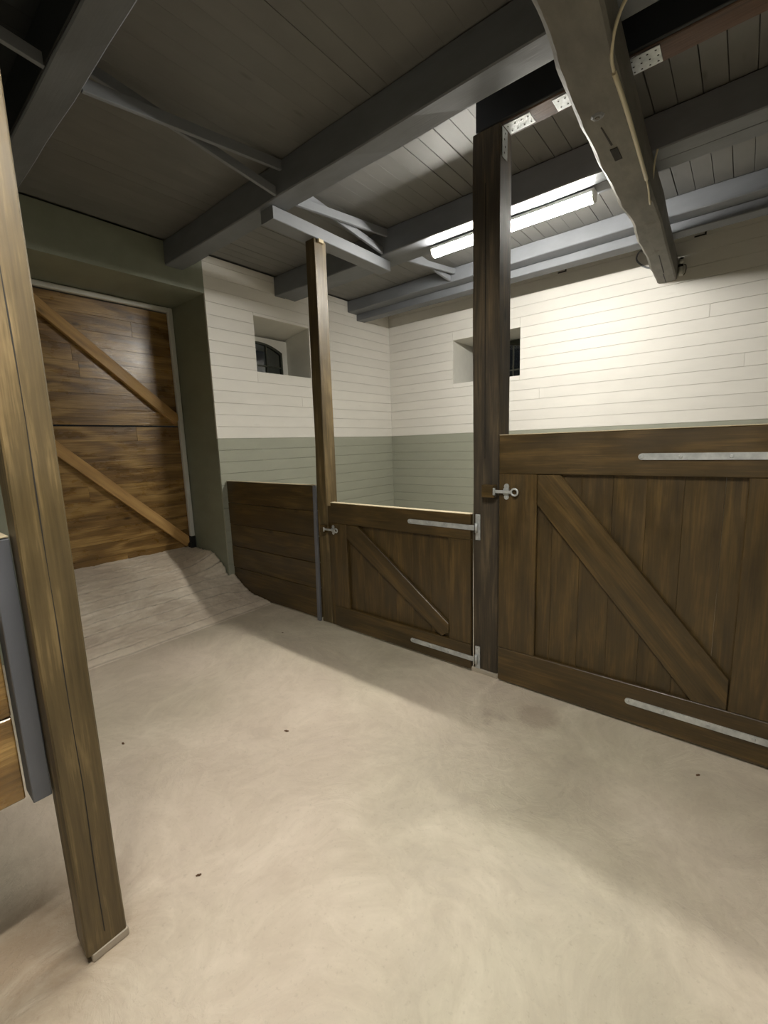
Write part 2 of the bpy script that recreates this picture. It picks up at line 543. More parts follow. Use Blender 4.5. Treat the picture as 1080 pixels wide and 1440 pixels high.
def planked(wall, mk, a0, a1, hole, seed):
    """horizontal planks 0.11 high between a0..a1, cut round the hole (a, b, z0, z1)"""
    r = random.Random(seed)
    zs = [0.0] + [0.07 + 0.11 * k for k in range(28)]
    zs = [z for z in zs if z < ZC - .02] + [ZC]
    g = 0.0010
    for i in range(len(zs) - 1):
        z0, z1 = zs[i] + g, zs[i + 1] - g
        m = 'green_plank' if zs[i + 1] <= GREEN_TOP + .01 else 'white_plank'
        segs = []
        ha, hb, h0, h1 = hole
        if z1 <= h0 or z0 >= h1:
            segs = [(a0, a1, z0, z1)]
        else:
            segs = [(a0, ha, z0, z1), (hb, a1, z0, z1)]
            if h0 - z0 > 0.008: segs.append((ha, hb, z0, h0))
            if z1 - h1 > 0.008: segs.append((ha, hb, h1, z1))
        for (s0, s1, t0, t1) in segs:
            cuts = [s0]
            if s1 - s0 > 2.5 and r.random() < .3:
                cuts.append(s0 + (s1 - s0) * r.uniform(0.3, 0.75))
            cuts.append(s1)
            for q in range(len(cuts) - 1):
                mk(cuts[q] + .0005, cuts[q + 1] - .0005, t0, t1, m, r.uniform(-0.0012, 0.0012))

planked(wall_left, lambda a, b, z0, z1, m, d: box('plank', bk, XW + d, a, b, z0, z1, m, wall_left, 'y', 0.0013), DY1, YW + 0.015, W1, 3)

# ---- back wall
W2 = (-2.824, -1.98, 2.10, 2.607)
yb = YW + 0.02
wall_back = structure(raw_mesh('wall_back', [
    (XW - .02, W2[0], yb, 5.5, 0, ZC, 0),
    (W2[1], XR + .2, yb, 5.5, 0, ZC, 0),
    (W2[0], W2[1], yb, 5.5, 0, W2[2], 0),
    (W2[0], W2[1], yb, 5.5, W2[3], ZC, 0)], 'white_wall'))
planked(wall_back, lambda a, b, z0, z1, m, d: box('plank', a, b, YW - d, yb, z0, z1, m, wall_back, 'x', 0.0013), XW + 0.001, XR, W2, 5)

wall_right = structure(raw_mesh('wall_right', [(XR, XR + .2, YF - .2, YW, 0, GREEN_TOP, 0), (XR, XR + .2, YF - .2, YW, GREEN_TOP, ZC, 1)], None, mats=['green_wall', 'white_wall']))
wall_front = structure(raw_mesh('wall_front', [(XW, XR, YF - .2, YF, 0, GREEN_TOP, 0), (XW, XR, YF - .2, YF, GREEN_TOP, ZC, 1)], None, mats=['green_wall', 'white_wall']))

# ---- ceiling: deck and its boards
ceiling = structure(raw_mesh('ceiling', [(-4.62, XR + .2, YF - .2, 5.5, ZC + .02, ZC + .14)], 'grey_board'))
x = -0.498 - 0.1055 * 31
i = 0
while x < XR - 0.02:
    x1 = min(x + 0.1055, XR)
    x0 = max(x, XW + .001)
    if x1 - x0 > 0.02:
        gap = rnd.choice((.0003, .0004, .0005, .0014)) if x1 < -1.6 else rnd.choice((.0008, .0022, .0028))
        bv = 0.0006 if gap < .001 else 0.002
        dz = rnd.uniform(-0.0012, 0.0012) * (0.3 if gap < .001 else 1)
        box('ceiling_board', x0 + gap, x1 - gap, 1.971, YW - .001, ZC + dz, ZC + .019, 'grey_board', ceiling, 'y', bv)
        g2 = .0014 if abs(x0 + 1.55) < .05 or abs(x0 + 3.13) < .05 else .0002
        box('ceiling_board', x0 + g2, x1 - g2, .786, 1.969, ZC + dz * .1, ZC + .019, 'grey_board', ceiling, 'y', .0004 if g2 < .001 else .002)
        box('ceiling_board', x0 + gap, x1 - gap, YF, .784, ZC + dz, ZC + .019, 'black_timber', ceiling, 'y', bv)  # boards before the corner joist are coloured black to make that bay dark
    x += 0.1055

# ---- windows
def window(name, front, half, zt, axis, infill):
    """arched iron window set deep in the wall; axis 'y' = in the left wall, 'x' = in the back wall"""
    c, depth = front
    z0 = 2.152 if axis == 'y' else 2.10
    rise = 0.085
    def P(a, d, z):                       # a along the wall, d depth into the wall
        return (depth - d, c + a, z) if axis == 'y' else (c + a, depth + d, z)
    dv = (lambda t: (-t, 0, 0)) if axis == 'y' else (lambda t: (0, t, 0))
    w = structure(link(name, None, Matrix.Translation(P(0, 0, z0))))
    n = 14
    arc = [(-half + 2 * half * k / n, zt - rise * ((-1 + 2 * k / n) ** 2)) for k in range(n + 1)]
    fr = 0.022
    # outer frame ring as one prism strip set
    bm = bmesh.new()
    def ring_pts(shrink):
        pts = [(-half + shrink, z0 + shrink)] + [(a * (half - shrink) / half, z - shrink) for a, z in arc] + [(half - shrink, z0 + shrink)]
        return pts
    o_, i_ = ring_pts(0), ring_pts(fr)
    vo = [[bm.verts.new(P(a, d, z)) for a, z in o_] for d in (0, .035)]
    vi = [[bm.verts.new(P(a, d, z)) for a, z in i_] for d in (0, .035)]
    m_ = len(o_)
    for k in range(m_):
        j = (k + 1) % m_
        bm.faces.new((vo[0][k], vo[0][j], vi[0][j], vi[0][k]))
        bm.faces.new((vo[1][k], vo[1][j], vi[1][j], vi[1][k]))
        bm.faces.new((vo[0][k], vo[0][j], vo[1][j], vo[1][k]))
        bm.faces.new((vi[0][k], vi[0][j], vi[1][j], vi[1][k]))
    bmesh.ops.recalc_face_normals(bm, faces=bm.faces)
    me = bpy.data.meshes.new('window_frame'); bm.to_mesh(me); bm.free(); me.materials.append(M['dark_frame'])
    link('window_frame', me, Matrix.Identity(4), w)
    def bar(nm, a0, a1, b0, b1, d0, d1, mat='dark_frame'):
        p, q = P(a0, d0, b0), P(a1, d1, b1)
        return box(nm, min(p[0], q[0]), max(p[0], q[0]), min(p[1], q[1]), max(p[1], q[1]), b0, b1, mat, w, None, 0.001)
    cols = [-half, -half / 3, half / 3, half]
    zrow = z0 + 0.15
    for a in cols[1:3]:
        bar('muntin', a - .008, a + .008, z0 + fr, zt - rise * (a / half) ** 2 - fr, .006, .028)
    bar('muntin', -half + fr, half - fr, zrow - .008, zrow + .008, .005, .029)
    for k in range(3):
        a0 = cols[k] + .009; a1 = cols[k + 1] - .009
        if k == 0: a0 = -half + fr
        if k == 2: a1 = half - fr
        bar('pane', a0, a1, z0 + fr, zrow - .009, .016, .019, 'glass')
        top = [(a0 + (a1 - a0) * t / 4) for t in range(5)]
        pts = [P(a0, .016, zrow + .009)] + [P(a, .016, zt - rise * (a / half) ** 2 - fr - .001) for a in top] + [P(a1, .016, zrow + .009)]
        poly_prism('pane', pts, dv(.003), 'glass', w)
    return w, arc, P

w1, arc1, P1 = window('window_1', (3.04, -4.20), 0.315, 2.552, 'y', True)
# white infill above the arch, down the sides
pts = [P1(-0.325, -.004, 2.60), P1(0.38, -.004, 2.60), P1(0.38, -.004, 2.152), P1(0.315, -.004, 2.152)] + \
      [P1(a, -.004, z) for a, z in reversed(arc1)] + [P1(-0.315, -.004, 2.152), P1(-0.325, -.004, 2.152)]
poly_prism('arch_infill', pts, (-.05, 0, 0), 'white_wall', wall_left)
w2, arc2, P2 = window('window_2', (-2.40, 5.37), 0.36, 2.575, 'x', False)
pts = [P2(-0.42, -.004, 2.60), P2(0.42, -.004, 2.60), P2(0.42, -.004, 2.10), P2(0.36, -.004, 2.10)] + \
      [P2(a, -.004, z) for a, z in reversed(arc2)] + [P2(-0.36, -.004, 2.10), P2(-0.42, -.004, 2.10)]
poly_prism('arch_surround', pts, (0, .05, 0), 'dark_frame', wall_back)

# ------------------------------------------------------------------ split barn door in the left wall
trim = structure(link('trim_1', None, Matrix.Translation((-4.42, 1.58, 0.4))))
box('frame_post', -4.44, -4.395, 2.172, 2.215, 0.515, 2.765, 'white_trim', trim, 'z', 0.006)
box('frame_post', -4.44, -4.395, 0.955, 0.998, 0.515, 2.765, 'white_trim', trim, 'z', 0.006)
box('frame_head', -4.44, -4.395, 0.998, 2.172, 2.722, 2.765, 'white_trim', trim, 'y', 0.006)
box('rubber_foot', -4.45, -4.39, 2.155, 2.217, 0.385, 0.514, 'black_rubber', trim, 'z', 0.006)
box('rubber_foot', -4.45, -4.39, 0.953, 1.015, 0.385, 0.514, 'black_rubber', trim, 'z', 0.006)

def barn_leaf(name, z0, z1, n, b0, b1, seed):
    d = structure(link(name, None, Matrix.Translation((-4.47, 1.58, z0))))
    r = random.Random(seed)
    h = (z1 - z0) / n
    for k in range(n):
        cut = r.uniform(1.2, 2.0)
        zz0, zz1 = z0 + k * h + .0004, z0 + (k + 1) * h - .0004
        off = r.uniform(-.0012, .0012)
        for a, b in (((0.975, cut - .0003), (cut + .0003, 2.195)) if r.random() < .35 else ((.975, 2.195),)):
            box('plank', -4.50, -4.452 + off, a, b, zz0, zz1, 'barn_wood', d, 'y', 0.0008)
    # diagonal brace
    y0, za = b0; y1, zb = b1
    dirv = Vector((0, y1 - y0, zb - za)).normalized()
    nrm = Vector((0, -dirv.z, dirv.y)) * 0.048
    c0, c1 = Vector((-4.447, y0, za)), Vector((-4.447, y1, zb))
    q0 = [c0 - nrm, c0 + nrm]; q1 = [c1 - nrm, c1 + nrm]
    br = poly_prism('brace', [q0[0], q0[1], q1[1] - dirv * .04, q1[1] + (q1[0] - q1[1]) * .45 , q1[0] + dirv * .0], (0.045, 0, 0), 'pine', d, None, 0.003, dirv)
    br['label'] = 'pale pine diagonal brace'
    return d
barn_leaf('door_2', 1.650, 2.718, 8, (1.02, 2.685), (2.165, 1.70), 4)
barn_leaf('door_3', 0.33, 1.636, 10, (1.02, 1.555), (2.15, 0.455), 9)

# ------------------------------------------------------------------ concrete ramp up to the barn door
def build_ramp():
    prof = [(-4.52, .405), (-4.45, .405), (-4.07, .30), (-3.87, .222), (-3.63, .135), (-3.44, .075), (-3.25, .020), (-3.225, .006), (-3.215, -.004)]
    def zp(x):
        for (a, za), (b, zb) in zip(prof, prof[1:]):
            if x <= b:
                t = (x - a) / (b - a)
                return za + (zb - za) * max(0, min(1, t))
        return -.004
    nx, ny = 190, 110
    bm = bmesh.new()
    cx, cy = -3.85, 1.5
    rows = []
    brown_tint = bm.verts.layers.float.new('brown_tint')
    for i in range(nx + 1):
        x = -4.52 + (1.305) * i / nx
        row = []
        for j in range(ny + 1):
            t = j / ny
            ymax = 2.212 if x < -3.80 else 2.268
            y = 0.80 + (ymax - 0.80) * t
            z = zp(x)
            edge = max(0.0, 1 - (ymax - y) / 0.28)
            # mound against the reveal, hollow along the partition
            if x < -3.85:
                z += 0.085 * edge ** 1.3 * math.exp(-((x + 4.05) / 0.22) ** 2)
            else:
                z -= min(z, 0.055) * edge * math.exp(-((x + 3.55) / 0.2) ** 2)
            wv = x + 0.012 * noise.noise(Vector((y * 3, x * 2, 0))) + 0.012 * y
            ph = (wv / 0.122) % 1.0
            rg = 0.6 + 0.7 * noise.noise(Vector((x * 9, y * 4, 3.3)))
            amp = min(1, max(0, (-3.27 - x) / .05))
            gd = math.exp(-(min(ph, 1 - ph) / 0.05) ** 2) * max(.2, rg)
            groove = -0.018 * gd
            lip = 0.008 * math.exp(-((ph - 0.14) / 0.08) ** 2) * max(0, rg)
            z += amp * (groove + lip + 0.006 * noise.noise(Vector((x * 30, y * 14, 0))) + 0.005 * noise.noise(Vector((x * 75, y * 40, 7))))
            if x > -3.26: z += 0.004 * noise.noise(Vector((y * 9, 1, 0)))
            xx = x + (0.014 * noise.noise(Vector((y * 4, 5, 0))) if x > -3.35 else 0)
            vv = bm.verts.new((xx - cx, y - cy, z))
            vv[brown_tint] = max(amp * gd * 1.1, math.exp(-((x + 3.228) / .007) ** 2) * .55)  # tints the grooves and the foot line of the ramp
            row.append(vv)
        rows.append(row)
    for i in range(nx):
        for j in range(ny):
            f = bm.faces.new((rows[i][j], rows[i + 1][j], rows[i + 1][j + 1], rows[i][j + 1])); f.smooth = True
    # skirts down to the floor
    def skirt(line):
        base = [bm.verts.new((v.co.x, v.co.y, -0.01)) for v in line]
        for k in range(len(line) - 1):
            bm.faces.new((line[k], base[k], base[k + 1], line[k + 1]))
    skirt([r[0] for r in rows]); skirt([r[-1] for r in rows][::-1]); skirt(rows[0][::-1]); skirt(rows[-1])
    bmesh.ops.recalc_face_normals(bm, faces=bm.faces)
    me = bpy.data.meshes.new('concrete_ramp'); bm.to_mesh(me); bm.free()
    me.materials.append(M['ramp'])
    o = link('concrete_ramp', me, Matrix.Translation((cx, cy, 0)))
    tag(o, 'grooved rough concrete ramp rising from the floor to the brown split barn door', 'ramp')
build_ramp()

# ------------------------------------------------------------------ joists, struts, beams
def joist(y0, y1, z0, label, seed, second=None):
    j = thing('ceiling_joist', (XW, (y0 + y1) / 2, z0), label, 'joist', 'grey ceiling joists')
    timber('joist_timber', XW + .002, XR - .002, y0, y1, z0, ZC - .003, 'grey_joist', j, 0.006, 0.007, 30, seed)
    if second:
        a, b, zz = second
        timber('joist_timber', XW + .002, XR - .002, a, b, zz, ZC - .003, 'grey_joist', j, 0.005, 0.005, 30, seed + 3)
    return j
joist(-1.60, -1.46, 2.91, 'grey ceiling joist farthest behind the worn left post', 1.0)
joist(-.50, -.36, 2.91, 'grey ceiling joist just behind the worn left post', 2.0)
j0 = joist(.722, .846, 2.905, 'grey ceiling joist at the top left corner, nearest the worn left post', 3.0)
box('black_side', XW + .003, XR - .003, .712, .720, 2.914, ZC - .004, 'black_timber', j0, 'x', 0.001)  # added black strip that colours the near side of this joist dark
joist(1.895, 2.045, 2.912, 'broad grey ceiling joist running from above the barn door, first before the dark header', 4.0)
joist(2.995, 3.12, 2.915, 'double grey ceiling joist carrying the lit tube lamp', 5.0, (3.127, 3.255, 2.922))
joist(4.06, 4.21, 2.972, 'stepped double grey ceiling joist closest to the white back wall', 6.0, (4.217, 4.36, 2.905))

def strut(y0, z0, y1, z1, x, w, h, label):
    """bridging lath between two joists; z0/z1 mid height at both ends"""
    a = [(x - w / 2, y0, z0 - h / 2), (x + w / 2, y0, z0 - h / 2), (x + w / 2, y0, z0 + h / 2), (x - w / 2, y0, z0 + h / 2)]
    b = [(x - w / 2, y1, z1 - h / 2), (x + w / 2, y1, z1 - h / 2), (x + w / 2, y1, z1 + h / 2), (x - w / 2, y1, z1 + h / 2)]
    o = hexa('bridging_strut', a, b, 'grey_strut', None, bev=0.002)
    tag(o, label, 'strut', 'bridging struts crossed between the joists')
    return o
strut(.85, 2.932, 1.89, 3.062, -2.265, .022, .055, 'long grey bridging strut between the corner joist and the broad joist, rising to the right')
strut(.85, 3.065, 1.89, 2.945, -2.33, .022, .05, 'short-looking grey strut that drops to the lower edge of the broad joist')
strut(2.052, 2.955, 2.988, 3.062, -2.335, .022, .055, 'pale grey strut in front of its crossing partner, before the lamp joist')
strut(2.052, 3.068, 2.988, 2.945, -2.385, .022, .05, 'pale grey strut behind its crossing partner, meeting the lower edge of the lamp joist')
strut(3.262, 2.955, 4.052, 3.055, -2.335, .022, .05, 'grey strut left of the lamp, rising to the stepped joist by the back wall')
strut(3.262, 3.06, 4.052, 3.00, -2.385, .022, .05, 'grey strut left of the lamp, dropping to the stepped joist by the back wall')
strut(.715, 2.935, -.352, 3.062, -2.25, .022, .05, 'grey strut at the far top left corner of the picture')

# carrying board over the slim post
cb = timber('carrying_board', -2.53, -2.405, 1.925, 3.12, 2.830, 2.909, 'grey_strut', None, 0.004, 0.004, 12, 4.4)
tag(cb, 'pale grey carrying board lying on top of the slim post under two joists', 'beam')

# dark header on the thick post
hd = thing('header_beam', (-1.17, 2.34, 2.94), 'black-sided timber header resting on the thick post', 'beam')
timber('header_timber', -1.172, XR - .01, 2.285, 2.405, 2.945, 3.09, 'header_wood', hd, 0.004, 0.003, 14, 7.0)
box('black_side', -1.175, XR - .01, 2.266, 2.283, 2.948, 3.092, 'black_timber', hd, 'x', 0.003)
def plate(parent, x0, x1, y0, y1, z, seed, nx=4, ny=2):
    p = box('nail_plate', x0, x1, y0, y1, z - .003, z, 'metal', parent, None, 0.001)
    r = random.Random(seed)
    for a in range(nx):
        for b in range(ny):
            disc('nail_hole', (x0 + (a + .5 + r.uniform(-.1, .1)) * (x1 - x0) / nx, y0 + (b + .5) * (y1 - y0) / ny, z - .0032), 0.0045, 0.001, 0, 'dark_hole', p, 6, 'z')
    return p
plate(hd, -1.035, -.905, 2.29, 2.375, 2.938, 1)
plate(hd, -.80, -.69, 2.29, 2.38, 2.938, 2, 3, 2)
plate(hd, -.49, -.375, 2.285, 2.385, 2.938, 3, 4, 3)

# ---- heavy wavy cross beam
def cross_beam():
    L = [(-2.6, -.56), (0, -.57), (1.4, -.605), (1.79, -.632), (1.99, -.657), (2.2, -.664), (2.44, -.668), (2.8, -.674), (3.1, -.682), (3.3, -.664), (3.48, -.668), (3.75, -.694), (4.07, -.690), (4.4, -.708), (4.84, -.717)]
    Rr = [(-2.6, -.40), (0, -.41), (1.7, -.442), (1.95, -.462), (2.31, -.478), (2.9, -.501), (3.5, -.510), (3.9, -.53), (4.85, -.566)]
    def f(T, y):
        for (a, va), (b, vb) in zip(T, T[1:]):
            if y <= b: return va + (vb - va) * (y - a) / (b - a)
        return T[-1][1]
    o = thing('cross_beam', (-.55, YW, 2.74), 'heavy grey hand-hewn beam with a wavy edge crossing under the joists', 'beam')
    bm = bmesh.new()
    rings = []
    n = 190
    y0, y1 = YF + .002, YW - .004
    for i in range(n + 1):
        y = y0 + (y1 - y0) * i / n
        xl, xr = f(L, y), f(Rr, y)
        nz = lambda s, k, a: a * noise.noise(Vector((s, y * k, s * 1.7)))
        wl = 0.010 + 0.014 * abs(noise.noise(Vector((3.1, y * 2.2, 0)))) + nz(8, 9, .006)
        wz = 0.028 + nz(5, 3.5, .024)
        zb = 2.741 + nz(2, 3, .004)
        p = [(xl + .012, 2.908), (xl + .002 + nz(9, 4, .004), 2.84), (xl + nz(1, 6, .007) , zb + wz + .012), (xl + wl * .45 + nz(1, 6, .006), zb + wz * .35),
             (xl + wl + .008, zb), ((xl + xr) / 2, zb - .004), (xr - .008, zb), (xr + .003, zb + .012 + nz(4, 5, .004)), (xr + .008, 2.84), (xr + .004, 2.908)]
        rings.append([bm.verts.new(q) for q in [(a, y, z) for a, z in p]])
    m_ = len(rings[0])
    for i in range(n):
        for k in range(m_):
            fc = bm.faces.new((rings[i][k], rings[i][(k + 1) % m_], rings[i + 1][(k + 1) % m_], rings[i + 1][k]))
            fc.smooth = False
    bm.faces.new(rings[0]); bm.faces.new(list(reversed(rings[-1])))
    # local frame: X along the beam
    mw = Matrix.Translation((-.55, 2.0, 2.82)) @ rot_for('y')
    inv = mw.inverted()
    for v in bm.verts: v.co = inv @ v.co
    bmesh.ops.recalc_face_normals(bm, faces=bm.faces)
    me = bpy.data.meshes.new('beam_body'); bm.to_mesh(me); bm.free(); me.materials.append(M['grey_beam'])
    link('beam_body', me, mw, o)
    box('mortise', -.592, -.560, 2.49, 2.60, 2.7345, 2.742, 'dark_hole', o, 'y', 0.001)
    wsh = disc('washer', (-.580, 2.215, 2.735), .028, .006, 0, 'grey_strut', o, 8, 'zd')
    disc('nut', (-.580, 2.215, 2.731), .012, .006, 0, 'grey_beam', o, 6, 'zd')
    for (a, b) in (((-.60, 4.10), (-.625, 4.55)), ((-.585, 2.30), (-.577, 2.46)), ((-.632, 4.58), (-.642, 4.84))):
        poly_prism('crack', [(a[0] - .0025, a[1], 2.7362), (a[0] + .0025, a[1], 2.7362), (b[0] + .0035, b[1], 2.7362), (b[0] - .0035, b[1], 2.7362)], (0, 0, .004), 'dark_hole', o)
    return o
cross_beam()

# ------------------------------------------------------------------ posts
def quad(x0, x1, y0, y1, z): return [(x0, y0, z), (x1, y0, z), (x1, y1, z), (x0, y1, z)]

p3 = thing('timber_post', (-1.118, 2.34, 0), 'thick dark-stained post between the two stall doors, standing on a pale pad', 'post')
hexa('shaft', quad(-1.197, -1.040, 2.27, 2.412, .028), quad(-1.196, -1.042, 2.27, 2.412, 2.943), 'post_wood', p3, bev=.005, slices=24, wob=.004, seed=2.2)
box('base_pad', -1.205, -1.035, 2.262, 2.418, 0.0, 0.027, 'pad', p3, 'x', 0.003)['label'] = 'pale pad'
box('crack_line', -1.1225, -1.1195, 2.2665, 2.270, 1.30, 2.70, 'dark_hole', p3, 'z', 0.0008)
ab = box('angle_bracket', -1.0405, -1.0375, 2.285, 2.345, 2.80, 2.934, 'metal', p3, 'z', 0.001)
for zz in (2.82, 2.85, 2.88, 2.91):
    box('nail_hole', -1.0377, -1.0368, 2.305 + (zz * 100 % 2) * .01, 2.313 + (zz * 100 % 2) * .01, zz, zz + .008, 'dark_hole', ab, 'z', 0.0)
# keeper block of the large latch
box('keeper_block', -1.121, -1.046, 2.222, 2.268, 1.086, 1.157, 'door_wood', p3, 'x', 0.004)

p2 = thing('timber_post', (-2.48, 2.32, 0), 'slim dark-stained post between the plank partition and the small stall door', 'post')
hexa('shaft', quad(-2.548, -2.436, 2.272, 2.385, .003), quad(-2.508, -2.416, 2.272, 2.385, 2.828), 'post_light', p2, bev=.004, slices=20, wob=.004, seed=6.1)
hexa('door_stop', quad(-2.433, -2.380, 2.274, 2.30, .003), quad(-2.424, -2.382, 2.274, 2.30, .95), 'door_wood', p2, bev=.002)
box('keeper_block', -2.481, -2.432, 2.232, 2.2695, .745, .803, 'door_wood', p2, 'x', 0.003)
box('wedge', -2.415, -2.395, 2.30, 2.345, 2.806, 2.829, 'pale_edge', p2, 'y', 0.001)

p1 = thing('timber_post', (-1.35, 0.28, 0), 'worn light-brown post in the left foreground with a long crack', 'post')
hexa('shaft', quad(-1.392, -1.300, .231, .332, .028), quad(-1.392, -1.300, .229, .332, ZC - .002), 'post_light', p1, bev=.004, slices=30, wob=.003, seed=8.8)
box('base_pad', -1.388, -1.298, .242, .336, 0, .027, 'pad', p1, 'y', 0.003)['label'] = 'pale pad'
# long crack down the broad face
bm_pts = []
for k in range(40):
    z = .07 + k * .074
    bm_pts.append((z, .2785 + .003 * noise.noise(Vector((z * 3, 0, 4)))))
bm = bmesh.new()
prev = None
for k, (z, y) in enumerate(bm_pts):
    w = .0011 + .0009 * noise.noise(Vector((z * 5, 7, 0)))
    ring = [bm.verts.new(v) for v in ((-1.3022, y - w, z), (-1.2993, y - w, z), (-1.2993, y + w, z), (-1.3022, y + w, z))]
    if prev:
        for q in range(4):
            bm.faces.new((prev[q], prev[(q + 1) % 4], ring[(q + 1) % 4], ring[q]))
    prev = ring
me = bpy.data.meshes.new('crack'); bm.to_mesh(me); bm.free(); me.materials.append(M['dark_hole'])
link('crack', me, Matrix.Identity(4), p1)

p4 = thing('timber_post', (.32, 2.34, 0), 'dark post on the hinge side of the large stall door', 'post')
timber('shaft', .245, .40, 2.27, 2.412, .028, 2.943, 'post_wood', p4, .005, .003, 14, 1.7)
box('base_pad', .24, .405, 2.262, 2.418, 0, .027, 'pale_edge', p4, 'x', .003)
p5 = thing('timber_post', (-1.35, -1.4, 0), 'light-brown post ending the plank rail behind the camera', 'post')
timber('shaft', -1.392, -1.300, -1.45, -1.35, .002, ZC - .002, 'post_light', p5, .004, .003, 14, 3.3)

# ------------------------------------------------------------------ plank rail hung on the left post
lp = thing('plank_rail', (-1.40, -.4, .5), 'raised rail of three honey-brown planks behind the worn left post', 'rail')
zs = [.508, .744, .972, 1.200]
for k in range(3):
    box('plank', -1.44, -1.398, -1.345, .178, zs[k] + .002, zs[k + 1] - .002, 'barn_wood', lp, 'y', .003)
box('batten', -1.440, -1.366, .187, .227, .505, 1.203, 'grey_batten', lp, 'z', .002)['label'] = 'slate-grey batten'
box('cap', -1.448, -1.37, -1.345, .226, 1.205, 1.211, 'pale_edge', lp, 'y', .002)['label'] = 'pale strip for the lit top edge'  # added strip: the lit top of the rail is put into its pale colour

# ------------------------------------------------------------------ partition left of the small door
pt = thing('plank_partition', (-3.15, 2.29, 0), 'low dark-brown partition of stacked planks beside the ramp', 'partition')
zs = [.012, .262, .476, .690, .895, 1.098]
for k in range(5):
    box('plank', -3.795, -2.575, 2.27 + (.002, -.001, .001, -.002, 0)[k], 2.312, zs[k] + .0012, zs[k + 1] - .0012, 'door_wood', pt, 'x', .003)
hexa('edge_batten', quad(-2.588, -2.552, 2.248, 2.268, .004), quad(-2.555, -2.528, 2.248, 2.268, 1.10), 'grey_batten', pt, bev=.002)
box('cap', -3.795, -2.575, 2.268, 2.314, 1.0995, 1.1035, 'pale_edge', pt, 'x', .001)['label'] = 'pale top edge'

pr = thing('plank_partition', (1.4, 2.29, 0), 'dark-brown plank partition right of the large stall door', 'partition')
for k in range(6):
    box('plank', .402, XR - .003, 2.27, 2.312, .01 + k * .235 + .0012, .01 + (k + 1) * .235 - .0012, 'door_wood', pr, 'x', .003)

# ------------------------------------------------------------------ stall doors
def latch(door, bx, z, s, keeper_x):
    """slide bolt: plate with two lobes, bar, ring and the staple on the keeper"""
    y = 2.247
    lt = box('latch', bx - .016 * s, bx + .016 * s, y - .008, y + .002, z - .018 * s, z + .018 * s, 'metal', door, 'x', .001)
    for sg in (-1, 1):
        c = z + sg * .028 * s
        pts = [(bx + .014 * s * math.cos(a), y + .002, c + .016 * s * math.sin(a)) for a in [2 * math.pi * k / 14 for k in range(14)]]
        poly_prism('lobe', pts, (0, -.004, 0), 'metal', lt)
        disc('screw', (bx, y - .0035, c + sg * .002), .0045 * s, .003, 0, 'metal', lt, 8)
    box('bolt_bar', keeper_x - .01, bx + .035 * s, y - .019, y - .009, z - .0085 * s, z + .0085 * s, 'metal', lt, 'x', .002)
    torus('pull_ring', (bx + .050 * s, y - .014, z), .018 * s, .0058 * s, 'metal', lt)
    box('staple', keeper_x - .008, keeper_x + .006, y - .027, y - .0205, z - .02 * s, z + .02 * s, 'metal', lt, 'z', .002)
    return lt

def strap(door, x0, x1, z, bolts, plate=None):
    n = 8
    pts = [(x1, 2.2485, z - .0145), (x1, 2.2485, z + .0145)] + \
          [(x0 + .0145 - .0145 * math.sin(math.pi * k / n), 2.2485, z + .0145 * math.cos(math.pi * k / n)) for k in range(n + 1)]
    s = poly_prism('strap_hinge', pts, (0, -.006, 0), 'metal', door)
    for b in bolts:
        disc('bolt', (b, 2.2405, z), .008, .004, 0, 'metal', s)
    if plate:
        a, b, z0, z1 = plate
        box('hinge_plate', a, b, 2.261, 2.2675, z0, z1, 'metal', s, 'z', .001)
        tube('hinge_pin', [((a + b) / 2 - .004, 2.250, z - .028), ((a + b) / 2 - .004, 2.250, z + .028)], .0085, 'metal', s, 10, 1)
        for zz in (z0 + .014, z1 - .014):
            disc('bolt', ((a + b) / 2, 2.2595, zz), .0055, .003, 0, 'metal', s, 8)
    return s

def stall_door(label, x0, x1, z0, z1, brail, trail, lst, rst, brace, n):
    """z0..brail bottom rail, trail..z1 top rail, lst left stile end, rst right stile start"""
    d = thing('stall_door', ((x0 + x1) / 2, 2.27, z0), label, 'door')
    w = (x1 - x0 - .01) / n
    for k in range(n):
        a = x0 + .005 + k * w
        box('board', a + .0003, a + w - .0003, 2.2715, 2.292, z0 + .004, z1 - .004, 'door_wood', d, 'z', .0007)
    box('top_rail', x0, x1, 2.248, 2.2705, trail + .0012, z1, 'door_wood', d, 'x', .003)
    box('bottom_rail', x0, x1, 2.248, 2.2705, z0, brail, 'door_wood', d, 'x', .003)
    box('lock_stile', x0, lst, 2.249, 2.2705, brail + .0012, trail, 'door_wood', d, 'z', .003)
    box('hinge_stile', rst, x1, 2.249, 2.2705, brail + .0012, trail, 'door_wood', d, 'z', .003)
    P = [Vector((p[0], 2.2705, p[1])) for p in brace]
    dirv = (P[3] - P[0]).normalized()
    poly_prism('brace', P, (0, -.0235, 0), 'door_wood', d, None, .0025, dirv)
    box('top_edge', x0 + .001, x1 - .001, 2.2475, 2.293, z1 + .0003, z1 + .0045, 'pale_edge', d, 'x', .001)['label'] = 'pale bare top edge'
    return d

sd = stall_door('small low stall door with a diagonal brace, between the slim post and the thick post',
                -2.368, -1.202, .016, .978, .176, .826, -2.216, -1.352,
                [(-2.214, .824), (-2.103, .824), (-1.356, .272), (-1.356, .216), (-1.41, .178), (-2.214, .725)], 8)
strap(sd, -1.650, -1.176, .903, (-1.632, -1.50, -1.36, -1.22), (-1.176, -1.146, .829, .981))
strap(sd, -1.650, -1.178, .091, (-1.632, -1.50, -1.36, -1.22), (-1.178, -1.148, .030, .171))
latch(sd, -2.347, .775, .82, -2.424)

